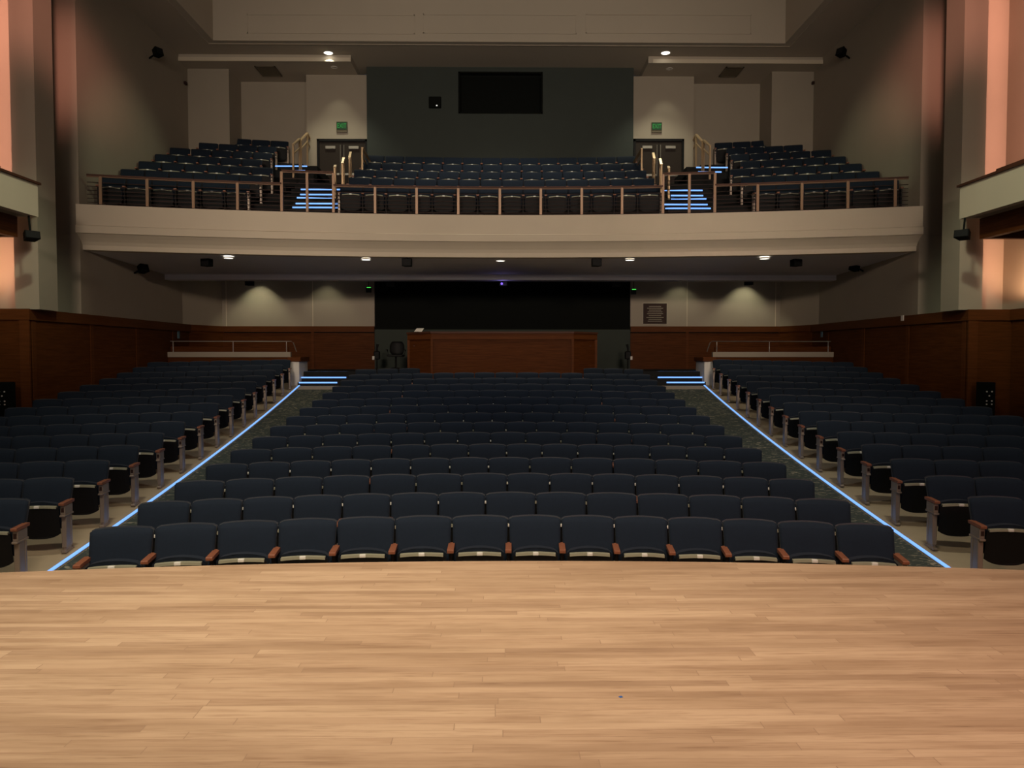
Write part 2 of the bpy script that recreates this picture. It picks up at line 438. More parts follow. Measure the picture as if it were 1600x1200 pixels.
# side boxes (audience boxes at balcony level)
for s, side in ((-1, 'left'), (1, 'right')):
    root = empty('side_box_balcony', (s * 9.55, 12.0, EYE + 2.84))
    tag(root, 'cream fronted %s side box with dark wood cap beside the orange wall' % side, 'balcony box', 'side boxes')
    def q(a, b): return (min(s * a, s * b), max(s * a, s * b))
    off = Matrix.Translation(-Vector(root.location))
    a = mb('paint_light'); a.box(*q(9.55, 9.72), 6.0, 16.05, EYE + 2.84, EYE + 3.50); a.box(*q(9.72, 11.34), 15.9, 16.05, EYE + 2.84, EYE + 3.50)
    MB().put(a, off).build('front_panel', root)
    a = mb('rail_wood'); a.box(*q(9.50, 9.80), 6.0, 16.09, EYE + 3.50, EYE + 3.545); a.box(*q(9.8, 11.3), 15.86, 16.09, EYE + 3.50, EYE + 3.545)
    a.box(*q(9.56, 9.72), 6.0, 14.9, EYE + 3.545, EYE + 3.60)
    MB().put(a, off).build('cap_rail', root)
    a = mb('mahogany'); a.box(*q(9.95, 10.1), 6.0, 16.0, EYE + 2.42, EYE + 2.84); a.box(*q(10.1, 11.3), 15.85, 16.0, EYE + 2.42, EYE + 2.84)
    MB().put(a, off).build('wood_beam', root)
    a = mb('paint'); a.box(*q(9.72, 11.34), 6.0, 15.9, EYE + 2.84, EYE + 2.92)
    MB().put(a, off).build('box_floor', root)

# ---------------------------------------------------------------- ceiling with its coffer
CX = abs(at(333, 62, 24.2).x); CXR = at(1227, 64, 24.2).x
m = mb('ceiling_paint')
T = 0.3
m.box(-13, -CX, 14, 25.3, ZC, ZC + T); m.box(CXR, 13, 14, 25.3, ZC, ZC + T)
m.box(-CX, CXR, 24.2, 25.3, ZC, ZC + T)
m.box(-4.9, 4.75, 25.3, 27.0, ZC, ZC + T)
m.box(-CX - 0.4, -CX, 8, 24.2, ZC + T, TOPZ); m.box(CXR, CXR + 0.4, 8, 24.2, ZC + T, TOPZ)
m.box(-CX - 0.4, CXR + 0.4, 24.2, 24.6, ZC + T, TOPZ)
m.box(-13, 13, 6, 25, TOPZ, TOPZ + 0.2)
# step band and lower soffit on both sides
for a, b in ((-13, -4.9), (4.75, 13)): m.box(a, b, 25.3, 28.3, ZB, ZC + T)
struct(m.build('ceiling'))
# coffer mouldings
m = mb('ceiling_paint')
for (x0, x1) in ((386, 648), (661, 901), (915, 1174)):
    a = at(x0, 52, 24.19); b = at(x1, 23, 24.19)
    for (p, q_, r_, t_) in ((a.x, b.x, a.z, a.z + 0.03), (a.x, b.x, b.z - 0.03, b.z), (a.x, a.x + 0.03, a.z, b.z), (b.x - 0.03, b.x, a.z, b.z)):
        m.box(p, q_, 24.18, 24.2, r_, t_)
m.box(-CX - 0.28, -CX - 0.22, 14, 24.45, ZC - 0.02, ZC + 0.0); m.box(CXR + 0.22, CXR + 0.28, 14, 24.45, ZC - 0.02, ZC)
m.box(-CX - 0.28, CXR + 0.28, 24.42, 24.48, ZC - 0.015, ZC)
struct(m.build('trim_3'))
for s in (-1, 1):
    m = mb('paint_light'); m.box(min(s * 4.9, s * 10.6), max(s * 4.9, s * 10.6), 25.27, 25.3, ZB - 0.01, ZB + (ZC - ZB) * 0.55)
    struct(m.build('trim_4' if s < 0 else 'trim_5'))

# ---------------------------------------------------------------- upper back walls
FLB = EYE + 5.14                           # landing at the upper doors
def xa(px, Y): return at(px, 300, Y).x
m = mb('dark_green')
xl, xr = xa(574, 26.3), xa(989, 26.3)
wx0, wz1 = at(716, 112, 26.3).x, at(716, 112, 26.3).z
wx1, wz0 = at(848, 178, 26.3).x, at(848, 178, 26.3).z
m.box(xl, wx0, 26.3, 27.2, EYE + 4.2, ZC); m.box(wx1, xr, 26.3, 27.2, EYE + 4.2, ZC)
m.box(wx0, wx1, 26.3, 27.2, EYE + 4.2, wz0); m.box(wx0, wx1, 26.3, 27.2, wz1, ZC)
struct(m.build('wall_projection'))
m = mb('black'); m.box(wx0, wx1, 26.75, 26.8, wz0, wz1)
for x0, x1, z0, z1 in ((wx0, wx0 + 0.05, wz0, wz1), (wx1 - 0.05, wx1, wz0, wz1), (wx0, wx1, wz0, wz0 + 0.05), (wx0, wx1, wz1 - 0.05, wz1)):
    m.box(x0, x1, 26.28, 26.4, z0, z1)
struct(m.build('window_1'))

for s, side, p in ((-1, 'left', (480, 574, 372, 360, 495, 574)), (1, 'right', (1083, 989, 1196, 1204, 1069, 990))):
    def bx2(mm, a, b, *r): mm.box(min(a, b), max(a, b), *r)
    DY = 26.5
    xo, xi = xa(p[0], DY), xa(p[1], DY)
    d0 = at(p[4], 217, DY); d1 = at(p[5], 217, DY)
    dz1 = d0.z; dl, dr = min(d0.x, d1.x), max(d0.x, d1.x)
    m = mb('paint')
    if s < 0: m.box(xo, dl, DY, 27.3, FLB, dz1)
    else: m.box(dr, xo, DY, 27.3, FLB, dz1)
    bx2(m, xo, xi, DY, 27.3, dz1, ZB)
    bx2(m, xo, xi, DY + .3, 27.3, EYE + 3.5, FLB)
    bx2(m, xa(p[3], 26.0), s * 13, 26.0, 27.4, EYE + 3.0, ZB)      # pier at the side wall
    bx2(m, xa(p[0], 27.2), s * 10.7, 27.2, 27.5, EYE + 3.0, ZB)    # recessed wall
    struct(m.build('wall_upper_back_' + side))
    # double door
    root = empty('door_1' if s < 0 else 'door_2', ((dl + dr) / 2, DY, FLB)); struct(root)
    wd = (dr - dl) / 2; h = dz1 - FLB
    fr = mb('black_plastic')
    fr.box(-wd, -wd + 0.07, -0.01, 0.12, 0, h); fr.box(wd - 0.07, wd, -0.01, 0.12, 0, h); fr.box(-wd, wd, -0.01, 0.12, h - 0.08, h)
    fr.build('door_frame', root)
    for k in (-1, 1):
        c = k * (wd - 0.07) / 2; hw = (wd - 0.08) / 2
        lf = mb('door_brown').bev(c - hw, c + hw, 0.03, 0.075, 0.01, h - 0.09, 0.006).build('door_leaf', root)
        mb('brushed').bev(c - 0.17 - 0.0, c + 0.17, -0.03, 0.03, h - 0.34, h - 0.24, 0.008).build('door_closer', lf)
        mb('brushed').bev(c - hw * 0.8, c + hw * 0.8, -0.05, 0.03, 0.98, 1.05, 0.01).build('push_bar', lf)
        mb('brushed').tube([(k * 0.06, 0.0, 1.0), (k * 0.06, 0.0, h - 0.2)], 0.010).build('vertical_rod', lf)

# exit signs over the upper doors
for px0, px1, y0, y1, side in ((525.5, 542.5, 190, 206.5, 'left'), (1018, 1034.5, 191, 207, 'right')):
    a = at(px0, y1, 26.45); b = at(px1, y0, 26.45)
    root = empty('exit_sign', ((a.x + b.x) / 2, 26.45, a.z))
    tag(root, 'green lettered exit sign above the %s upper double door' % side, 'sign', 'exit signs above the balcony doors')
    hw = (b.x - a.x) / 2; h = b.z - a.z
    mb('vent_brown').bev(-hw, hw, 0.0, 0.05, 0, h, 0.006).build('housing', root)
    mb('exit_board').box(-hw + 0.012, hw - 0.012, -0.012, 0.0, h * 0.24, h - 0.012).build('face', root)
    cu = bpy.data.curves.new('lettering', 'FONT'); cu.body = 'EXIT'; cu.size = h * 0.60; cu.align_x = 'CENTER'; cu.extrude = 0.003
    cu.materials.append(MATS['exit_glow'])
    t0 = bpy.data.objects.new('lettering_source', cu); me = bpy.data.meshes.new_from_object(t0); bpy.data.objects.remove(t0)
    t = bpy.data.objects.new('lettering', me); COL.objects.link(t); t.parent = root; t.rotation_euler = (R(90), 0, 0); t.location = (0, -0.016, h * 0.40)
    t.scale = (0.72, 1, 1)

# small black box with pin light on the projection wall
a = at(670, 168, 26.2); b = at(689, 151, 26.2)
root = empty('wall_camera', ((a.x + b.x) / 2, 26.3, a.z)); tag(root, 'small square black box with a pin light left of the projection window', 'equipment box')
mb('black').bev(-(b.x - a.x) / 2, (b.x - a.x) / 2, -0.12, 0, 0, b.z - a.z, 0.01).build('housing', root)
mb('pinlight').bev(0.04, 0.09, -0.135, -0.12, 0.04, 0.08, 0.005).build('pin_light', root)

# ceiling vents (in the lower soffit)
for pts, side in ((((403, 103), (431, 103), (436, 118), (409, 118)), 'left'), (((1133, 104), (1158, 104), (1152, 119), (1126, 119)), 'right')):
    P = []
    for (x, y) in pts:
        d = at(x, y, 1.0) - Vector((0, 0, EYE)); t = (ZB - EYE) / d.z; P.append(Vector((d.x * t, d.y * t, ZB)))
    x0 = min(p.x for p in P); x1 = max(p.x for p in P); y0 = min(p.y for p in P); y1 = max(p.y for p in P)
    x0 += 0.03; x1 -= 0.03
    root = empty('ceiling_vent', ((x0 + x1) / 2, (y0 + y1) / 2, ZB)); tag(root, 'dark square louvred vent in the soffit left of the left upper door' if side == 'left' else 'dark square louvred vent in the soffit right of the right upper door', 'vent', 'ceiling vents')
    hx, hy = (x1 - x0) / 2, (y1 - y0) / 2
    fr = mb('vent_brown'); fr.box(-hx, hx, -hy, -hy + .04, -.03, 0); fr.box(-hx, hx, hy - .04, hy, -.03, 0); fr.box(-hx, -hx + .04, -hy, hy, -.03, 0); fr.box(hx - .04, hx, -hy, hy, -.03, 0)
    fr.build('frame', root)
    sl = mb('vent_brown'); n = 9
    for i in range(n):
        y = -hy + (i + .5) * 2 * hy / n; sl.bar((-hx, y, -0.012), (hx, y, -0.012), 0.05, 0.006, up=(0, 0.5, 1))
    sl.build('louvres', root)

# ---------------------------------------------------------------- balcony
def by(x): return BS * (19.5 - 1.3 * (x / BS / 9.9) ** 2)          # front edge of the balcony
bx = [-W + i * (2 * W) / 48 for i in range(49)]
path = []
for x in bx:
    dydx = -2.6 * x / 98.0 / BS; n = Vector((dydx, -1, 0)).normalized()     # towards the stage
    path.append((x, by(x), 0.0, -1.0))
E = EYE
m = mb('paint_light')
prof = [(0.0, 3.53), (0.0, 3.05), (0.035, 3.03), (0.035, 2.86), (-0.02, 2.855), (-0.12, 2.775), (-0.21, 2.69), (-0.26, 2.61), (-0.27, 2.50), (-0.55, 2.50), (-0.55, 3.53)]
prof = [(o * BS, E + z * BS) for (o, z) in prof]
m.sweep(prof, path)
struct(m.build('wall_balcony_front'))
# ceiling under the balcony with the beam
LIPB = E + 2.5
m = mb('under_paint')
vs = []; fs = []
n = len(path)
for p in path:
    vs += [(p[0], p[1] + 0.5, LIPZ + 0.003), (p[0], 24.0, LIPB), (p[0], 24.0, LIPZ + 0.25), (p[0], p[1] + 0.5, LIPZ + 0.25)]
for i in range(n - 1):
    p = 4 * i; q = p + 4
    for j in range(4): fs.append([p + j, p + (j + 1) % 4, q + (j + 1) % 4, q + j])
m.add(vs, fs)
m.box(-W, W, 24.01, 24.5, E + 2.34, LIPZ + 0.25)
m.box(-W, W, 24.5, 27.2, E + 2.95, E + 3.05)
struct(m.build('ceiling_under_balcony'))

# balcony rows
ROWS_C = [(21.4 / BS, 4.62 / BS), (22.4 / BS, 5.06 / BS), (23.4 / BS, 5.52 / BS), (24.4 / BS, 5.98 / BS), (25.35 / BS, 6.44 / BS)]     # depth and back-top height of each centre row
SK = [(20.5 + 1.0 * k, 4.38 + 0.45 * k) for k in range(7)]           # side rows, same at the centre line; nearer at the walls
def arc(x, k=1.2): return -k * (x / 9.9) ** 2
# stepped floor
m = mb('tier_dark')
def tier(x0, x1, y0f, y1, z, n=10):
    z = E + (z - E) * BS; vs = []; fs = []
    for i in range(n + 1):
        x = x0 + (x1 - x0) * i / n; y0 = y0f(x)
        vs += [(x, y0, z - 0.55), (x, y1, z - 0.55), (x, y1, z), (x, y0, z)]
    for i in range(n):
        p = 4 * i; q = p + 4
        for j in range(4): fs.append([p + j, p + (j + 1) % 4, q + (j + 1) % 4, q + j])
    fs += [[0, 1, 2, 3], [4 * n + j for j in (3, 2, 1, 0)]]
    m.add(vs, fs)
tier(-W, W, lambda x: by(x) + 0.45, 27.0, E + 3.45)
for (D, z) in ROWS_C: tier(-4.5, 4.4, lambda x: D * BS - 0.72 + 0.25 * -(x / 4.0) ** 2, 26.4, E + z - 0.874)
for s in (-1, 1):
    for k, (D, z) in enumerate(SK):
        xin = 6.1 if k < 3 else 6.8
        a, b = (-W, -xin) if s < 0 else (xin, W)
        tier(a, b, lambda x: D * BS - 0.72 + arc(x), 27.3, E + z - 0.874)
struct(m.build('floor_balcony'))

# stairs of the balcony with lit nosings
for s, side in ((-1, 'left'), (1, 'right')):
    m = mb('tier_dark')
    ysn = [(y, Y * BS) for y, Y in ((324, 19.95), (318, 20.25), (309, 20.65), (304, 20.95), (296, 21.4))]
    xi, xo = 4.5, 6.1
    steps = [(Y, at(785, y, Y).z) for (y, Y) in ysn]
    allst = steps + [(22.85, steps[-1][1] + 0.17), (23.2, steps[-1][1] + 0.34), (23.5, FLB)]
    allst = [(Y, z) for (Y, z) in allst]
    for i, (Y, z) in enumerate(allst):
        m.box(min(s * xi, s * xo), max(s * xi, s * xo), Y, 26.5, z - 0.5, z)
    struct(m.build('floor_balcony_steps_' + side))
    m = mb('tier_dark')
    up = [(260, 24.8), (267, 24.35)]
    for (y, Y) in up:
        z = at(785, y, Y).z; m.box(min(s * 5.9, s * 6.8), max(s * 5.9, s * 6.8), Y, 27.0, z - 0.5, z)
    struct(m.build('floor_balcony_upper_steps_' + side))
    names = ['lowest', 'second from lowest', 'middle', 'second from top', 'topmost']
    for i, (Y, z) in enumerate(steps):
        pa, pb = ((457, 529), (462, 531), (464, 520), (469, 520), (470, 535))[i]; yy = ysn[i][0]
        x0, x1 = -s * at(pa, yy, Y).x, -s * at(pb, yy, Y).x
        o = mb('led').bev(min(x0, x1), max(x0, x1), Y - 0.014, Y + 0.008, z - 0.035, z + 0.004, 0.004).build('step_light')
        tag(o, 'blue step light on the %s balcony aisle stair, %s of its five' % (side, names[i]), 'step light', 'balcony step lights')
    for j, (y, Y) in enumerate(up):
        z = at(785, y, Y).z
        a, b = (430, 480) if j == 0 else (440, 477)
        x0 = -at(a, y, Y).x; x1 = -at(b, y, Y).x
        o = mb('led').bev(min(s * x0, s * x1), max(s * x0, s * x1), Y - 0.014, Y + 0.008, z - 0.035, z + 0.004, 0.004).build('step_light')
        tag(o, 'blue step light on the short upper stair beside the %s balcony door, %s of two' % (side, ('upper', 'lower')[j]), 'step light', 'balcony step lights')

# front railing of the balcony
TALL = {440, 480, 521, 1036, 1077, 1117}
posts = [157, 230, 302, 371, 440, 480, 521, 586, 651, 716, 781, 845, 909, 972, 1036, 1077, 1117, 1184, 1253, 1325, 1399]
def on_front(px, off=0.12):
    Y = 20.0
    for _ in range(8):
        x = at(px, 300, Y).x; Y = by(x) + off
    return x, Y
root = empty('balcony_railing', (0, 20.6, E + 3.53 * BS)); tag(root, 'long copper brown metal railing curving along the balcony front', 'railing')
inv = Matrix.Translation(-Vector(root.location))
pp = [on_front(p) for p in posts]
ends = [on_front(136), on_front(1419)]
RT = E + 4.22 * BS
for p, (x, Y) in zip(posts, pp):
    top = RT + (0.33 if p in TALL else 0)
    a = mb('rail_post').bev(x - 0.035, x + 0.035, Y - 0.02, Y + 0.02, E + 3.53 * BS, top, 0.006)
    MB().put(a, inv).build('post', root)
line = [ends[0]] + pp + [ends[1]]
lp = [None] + posts + [None]
def seg_tall(i):
    return lp[i] in TALL and lp[i + 1] in TALL and not (lp[i] == 521 and lp[i + 1] == 1036)
tr = mb('rail_wood'); tr2 = mb('rail_bar'); bars = mb('bar_dark')
for i in range(len(line) - 1):
    (xa_, ya), (xb, yb) = line[i], line[i + 1]
    tall = lp[i] in (440, 480, 1036, 1077)
    z = RT + (0.33 if tall else 0)
    tr.bar((xa_, ya, z + 0.02), (xb, yb, z + 0.02), 0.07, 0.04)
    tr2.bar((xa_, ya, z - 0.015), (xb, yb, z - 0.015), 0.03, 0.025)
    nb = 6 if not tall else 8
    for k in range(nb):
        zz = E + 3.60 * BS + k * (z - 0.06 - (E + 3.60 * BS)) / nb
        bars.bar((xa_, ya, zz), (xb, yb, zz), 0.014, 0.016)
    bars.bar((xa_, ya, E + 3.545 * BS), (xb, yb, E + 3.545 * BS), 0.05, 0.03)
MB().put(tr, inv).build('handrail', root); MB().put(tr2, inv).build('top_bar', root); MB().put(bars, inv).build('horizontal_bars', root)

# gilt handrails around the balcony stairs
def handrail(pts, label, ph=0.9, mid=True, cut=0.9):
    """pts: list of rail-top points; a post under each"""
    o = Vector(pts[0]); root = empty('stair_handrail', (o.x, o.y, o.z - ph)); tag(root, label, 'handrail', 'gilt stair handrails')
    inv = Matrix.Translation(-Vector(root.location))
    a = mb('gold')
    for i in range(len(pts) - 1):
        a.bar(pts[i], pts[i + 1], 0.07, 0.045)
        if mid: a.bar(Vector(pts[i]) - Vector((0, 0, 0.28)), Vector(pts[i + 1]) - Vector((0, 0, 0.28)), 0.04, 0.03)
    MB().put(a, inv).build('rail', root)
    for p in pts:
        p = Vector(p); b = mb('gold').bev(p.x - 0.028, p.x + 0.028, p.y - 0.028, p.y + 0.028, p.z - ph, p.z, 0.006)
        MB().put(b, inv).build('post', root)
for s, side in ((-1, 'left'), (1, 'right')):
    g = lambda px, py, Y: (s * abs(at(px, py, Y * 1.03).x), Y * 1.03, at(px, py, Y * 1.03).z)
    handrail([g(458, 226, 22.9), g(468, 217, 23.9)], 'gilt handrail on the upper stair by the %s balcony seats, nearest the stage' % side, ph=1.0)
    handrail([g(470, 219, 24.0), g(480, 208, 25.2), g(485, 219, 25.9)], 'gilt handrail on the upper stair by the %s balcony door, farthest back' % side, ph=1.1)
    handrail([g(535, 256, 21.4), g(537, 247, 21.9)], 'short gilt handrail beside the %s balcony stair, lower of two' % side, ph=0.95, mid=False)
    handrail([g(546, 247, 22.6), g(548, 238, 23.1)], 'short gilt handrail beside the %s balcony stair, upper of two' % side, ph=1.0, mid=False)
    handrail([g(566, 231, 22.6), g(580, 256, 24.3)], 'gilt guard rail beside the last centre balcony rows, %s end' % side, ph=0.95)
    handrail([g(523, 262, 20.9), g(524, 259, 21.2)], 'short gilt handrail post just behind the %s tall railing section' % side, ph=0.85, mid=False)

# ---------------------------------------------------------------- lower back walls
D2 = 27.0
zt = E + 1.01
xl, xr = xa(584, D2), xa(986, D2)
m = mb('paint')
m.box(-9.78, xl, D2, 27.6, zt - .05, E + 3.05); m.box(xr, 9.78, D2, 27.6, zt - .05, E + 3.05)
for s in (-1, 1): m.prism([(s * W, 25.3), (s * 9.78, D2 - 0.03), (s * 9.78, 27.6), (s * W, 27.6)], zt - .05, E + 2.94)
struct(m.build('wall_back'))
m = mb('paint_light')
for px in (351, 487, 1075, 1214): m.box(xa(px, D2) - 0.012, xa(px, D2) + 0.012, D2 - 0.012, D2, zt, E + 2.95)
struct(m.build('trim_6'))
m = mb('mahogany')
for (a, b, Y) in ((-9.78, xl, D2), (xr, 9.78, D2)):
    m.use('mahogany'); m.box(a, b, Y - 0.06, Y + 0.5, CROSS, zt - 0.2)
    m.use('mahogany_rail'); m.box(a, b, Y - 0.10, Y + 0.5, zt - 0.2, zt)
for px in (487, 1075):
    m.box(xa(px, D2) - 0.05, xa(px, D2) + 0.05, D2 - 0.08, D2 - 0.05, CROSS, zt - 0.2)
for s in (-1, 1):
    m.use('mahogany'); m.prism([(s * W, 25.22), (s * 9.74, D2 - 0.06), (s * 9.80, D2 + .3), (s * W, D2 + .3)], CROSS, zt - 0.2)
    m.use('mahogany_rail'); m.prism([(s * W, 25.16), (s * 9.72, D2 - 0.10), (s * 9.80, D2 + .3), (s * W, D2 + .3)], zt - 0.2, zt)
m.use('black')
for (a, b) in ((-9.7, xl), (xr, 9.7)): m.box(a, b, D2 - 0.075, D2 - 0.055, zt - 0.235, zt - 0.2)
struct(m.build('wall_back_wainscot'))
m = mb('green_wall'); m.box(xl, xr, D2 - 0.02, 27.6, CROSS, E + 0.90)
m.use('black'); m.box(xl, xr, D2 + 0.06, 27.6, E + 0.90, E + 3.05)
struct(m.build('wall_control_recess'))

# steps up to the cross aisle
for s, side in ((-1, 'left'), (1, 'right')):
    st = [(597, 22.75, 467, 527), (589, 23.05, 467, 541), (580.5, 23.35, 472, 543)]
    m = mb('tier_dark')
    for (y, Y, a, b) in st:
        z = at(785, y, Y).z
        m.box(min(s * 4.3, s * 6.05), max(s * 4.3, s * 6.05), Y, 23.5, 1.3, z)
    struct(m.build('floor_back_steps_' + side))
    for i, (y, Y, a, b) in enumerate(st):
        z = at(785, y, Y).z
        x0 = abs(at(a, y, Y).x); x1 = abs(at(b, y, Y).x)
        o = mb('led').bev(min(s * x0, s * x1), max(s * x0, s * x1), Y - 0.014, Y + 0.008, z - 0.035, z + 0.006, 0.004).build('step_light')
        tag(o, 'blue step light where the %s aisle meets the cross aisle, %s of three' % (side, ('lowest', 'middle', 'highest')[i]), 'step light', 'step lights at the back of the aisles')

# parapets behind the side blocks
for s, side in ((-1, 'left'), (1, 'right')):
    root = empty('parapet_wall', (s * 8.3, 23.9, CROSS - 0.4)); tag(root, 'low wall with pale band and slim rail behind the %s seating block' % side, 'low wall', 'low walls behind the side blocks')
    inv = Matrix.Translation(-Vector(root.location))
    def q(a, b): return (min(s * a, s * b), max(s * a, s * b))
    x0, x1 = 10.40, 6.55
    a = mb('mahogany'); a.box(*q(x0, x1), 23.86, 23.98, 1.6, E - 0.06); a.use('paint'); a.box(*q(x0, x1), 23.84, 23.98, E - 0.06, E + 0.10); MB().put(a, inv).build('wall_body', root)
    a = mb('mahogany'); a.bev(*q(x0 - 0.1, x1 + 0.1), 23.98, 24.06, 1.8, E + 0.27, 0.01); MB().put(a, inv).build('wood_backing', root)
    a = mb('brushed'); zr = E + 0.43
    a.tube([(s * (x0 - 0.12), 23.95, zr), (s * x1, 23.95, zr), (s * (x1 - 0.08), 23.9, zr - 0.05), (s * (x1 - 0.25), 23.6, zr - 0.32)], 0.014)
    MB().put(a, inv).build('rail', root)
    for xx in (10.2, 8.35, 6.7):
        a = mb('brushed').tube([(s * xx, 23.95, E + 0.1), (s * xx, 23.95, zr)], 0.012); MB().put(a, inv).build('rail_post', root)
    root = empty('end_pier', (s * 6.27, 22.9, 1.3)); tag(root, 'short grey end pier with wooden cap beside the %s blue steps' % side, 'pier', 'end piers by the back steps')
    c = abs(at(460, 580, 22.8).x) - 6.27
    mb('white').bev(s * c - 0.14, s * c + 0.14, -0.1, 0.9, 0.25, at(460, 565, 22.8).z - 1.3, 0.01).build('pier_body', root)
    mb('mahogany_rail').bev(s * c - 0.19, s * c + 0.19, -0.14, 0.95, at(460, 565, 22.8).z - 1.3, at(460, 558, 22.8).z - 1.3, 0.015).build('cap', root)

# ---------------------------------------------------------------- sound and light booth
root = empty('control_booth', (0.0, 22.5, CROSS)); tag(root, 'wide mahogany control desk with canted ends before the black recess', 'booth')
bz = at(785, 518, 21.9).z - CROSS
pts = [(-2.83, 1.0), (-2.78, 0.35), (-2.0, -0.6), (2.0, -0.6), (2.78, 0.35), (2.83, 1.0)]
def shell(pts, z0, z1, th, m, off=0.0):
    inner = [(x * (1 - th / 2.8), y + th) for x, y in pts]
    inner[0] = (pts[0][0] + th, pts[0][1]); inner[-1] = (pts[-1][0] - th, pts[-1][1])
    mm = mb(m)
    for i in range(len(pts) - 1):
        mm.prism([pts[i], pts[i + 1], inner[i + 1], inner[i]], z0, z1)
    return mm
shell(pts, -0.45, bz - 0.05, 0.08, 'mahogany').build('front_panels', root)
pt2 = [(x * 1.012, y - 0.04) for x, y in pts]
shell(pt2, bz - 0.22, bz - 0.05, 0.10, 'mahogany_rail').build('upper_rail', root)
shell([(x * 1.02, y - 0.07) for x, y in pts], bz - 0.05, bz, 0.30, 'rail_wood').build('ledge', root)
for (x, y) in pts[1:-1]: mb('mahogany_rail').bar((x, y - 0.03, -0.4), (x, y - 0.03, bz - 0.2), 0.07, 0.05, up=(0, 1, 0)).build('corner_post', root)
mb('rail_wood').box(-2.6, 2.6, 0.1, 0.9, bz - 0.42, bz - 0.38).build('desk_top', root)
mb('black_plastic').bev(-0.9, 0.7, 0.25, 0.8, bz - 0.38, bz - 0.26, 0.02).build('console', root)
# paper sheet
a = at(654, 522, 22.15); cz = CROSS + bz
o = mb('white').add([(-0.13, -0.10, -0.005), (0.09, -0.10, -0.005), (0.14, 0.10, 0.10), (-0.07, 0.10, 0.10), (-0.13, -0.104, -0.002), (0.09, -0.104, -0.002), (0.14, 0.096, 0.103), (-0.07, 0.096, 0.103)],
                    [(0, 3, 2, 1), (4, 5, 6, 7), (0, 1, 5, 4), (1, 2, 6, 5), (2, 3, 7, 6), (3, 0, 4, 7)]).build('paper_sheet')
o.location = (-2.42, 22.5 - 0.17, cz + 0.008); tag(o, 'white sheet of paper on the left canted end of the control desk', 'paper')

# swivel chair left of the booth
cx = at(618, 560, 23.8).x
root = empty('office_chair', (cx, 23.9, CROSS)); tag(root, 'black swivel office chair with rounded back left of the control desk', 'chair')
b = mb('black_plastic'); n = 10
vs = []; fs = []
for j in range(7):
    for i in range(n + 1):
        u = i / n * 2 - 1; v = j / 6; wv = 0.23 * (1 - 0.35 * (abs(v * 2 - 1) ** 3))
        vs.append((u * wv, 0.22 - 0.06 * (1 - u * u) + v * 0.05, 0.50 + v * 0.42))
for j in range(6):
    for i in range(n): fs.append([j * (n + 1) + i, j * (n + 1) + i + 1, (j + 1) * (n + 1) + i + 1, (j + 1) * (n + 1) + i])
b.add(vs, fs, True); o = b.build('backrest', root)
md = o.modifiers.new('thick', 'SOLIDIFY'); md.thickness = 0.05
mb('black_plastic').bev(-0.24, 0.24, -0.24, 0.22, 0.44, 0.51, 0.02).build('seat', root)
for k in (-1, 1): mb('black_plastic').tube([(k * .25, .1, .46), (k * .28, .1, .66), (k * .28, -.15, .66)], 0.018).build('armrest', root)
b = mb('black_plastic').tube([(0, 0, 0.1), (0, 0, 0.45)], 0.03)
for k in range(5):
    t = k * 2 * math.pi / 5; b.bar((0, 0, 0.11), (0.28 * math.cos(t), 0.28 * math.sin(t), 0.06), 0.04, 0.03)
    b.tube([(0.28 * math.cos(t) - .02, 0.28 * math.sin(t), 0.03), (0.28 * math.cos(t) + .02, 0.28 * math.sin(t), 0.03)], 0.03)
b.build('pedestal_base', root)

# slim dark stands by both ends of the recess
for px, side, k in ((589, 'left', -1), (981, 'right', 1)):
    x = at(px, 560, 25.4).x
    root = empty('leaflet_stand', (x, 25.4, CROSS)); tag(root, 'slim dark stand with a white tag at the %s edge of the green wall' % side, 'stand', 'slim dark stands')
    mb('black_plastic').tube([(0, 0, 0.03), (0, 0, 0.72), (k * -.03, 0, 0.85)], [0.03, 0.03, 0.045]).build('pole', root)
    mb('black_plastic').bev(-0.1, 0.1, -0.08, 0.08, 0.35, 0.62, 0.03).build('holder', root)
    mb('black_plastic').bev(-0.13, 0.13, -0.12, 0.12, 0.0, 0.04, 0.015).build('foot', root)
    mb('white').bev(k * 0.10 - 0.035, k * 0.10 + 0.035, -0.11, -0.09, 0.34, 0.46, 0.004).build('tag', root)

# plaque on the back wall
a = at(1005, 506, 26.96); b = at(1042, 474, 26.96)
root = empty('wall_plaque', ((a.x + b.x) / 2, D2, a.z)); tag(root, 'bronze plaque with rows of raised text on the pale back wall', 'plaque')
hw = (b.x - a.x) / 2; h = b.z - a.z
mb('tan_trim').bev(-hw - .02, hw + .02, -0.03, 0, -.02, h + .02, 0.005).build('frame', root)
m = mb('bar_dark').box(-hw, hw, -0.04, -0.03, 0, h); m.build('plate', root)
m = mb('tan_trim')
for i in range(9):
    z = h * 0.12 + i * h * 0.09; ww = hw * random.uniform(0.5, 0.85); m.box(-ww, ww, -0.043, -0.04, z, z + h * 0.018)
m.build('text_lines', root)

# exit signs under the balcony (small, dark with a green glow)
for px, py, side in ((576, 451, 'left'), (990, 454, 'right')):
    p = at(px, py, 26.2)
    root = empty('exit_sign', (p.x, p.y, p.z - 0.1)); tag(root, 'small dark exit lamp glowing green at the %s end of the black recess' % side, 'sign', 'green lamps beside the recess')
    mb('black_plastic').bev(-0.09, 0.09, -0.03, 0.04, -0.03, 0.17, 0.008).build('housing', root)
    mb('exit_bright').bev(-0.06, 0.08, -0.04, -0.028, 0.125, 0.15, 0.004).build('lamp', root)
    mb('black_plastic').tube([(0, 0, 0.17), (0, 0, E + 2.95 - p.z + 0.1)], 0.01).build('stem', root)

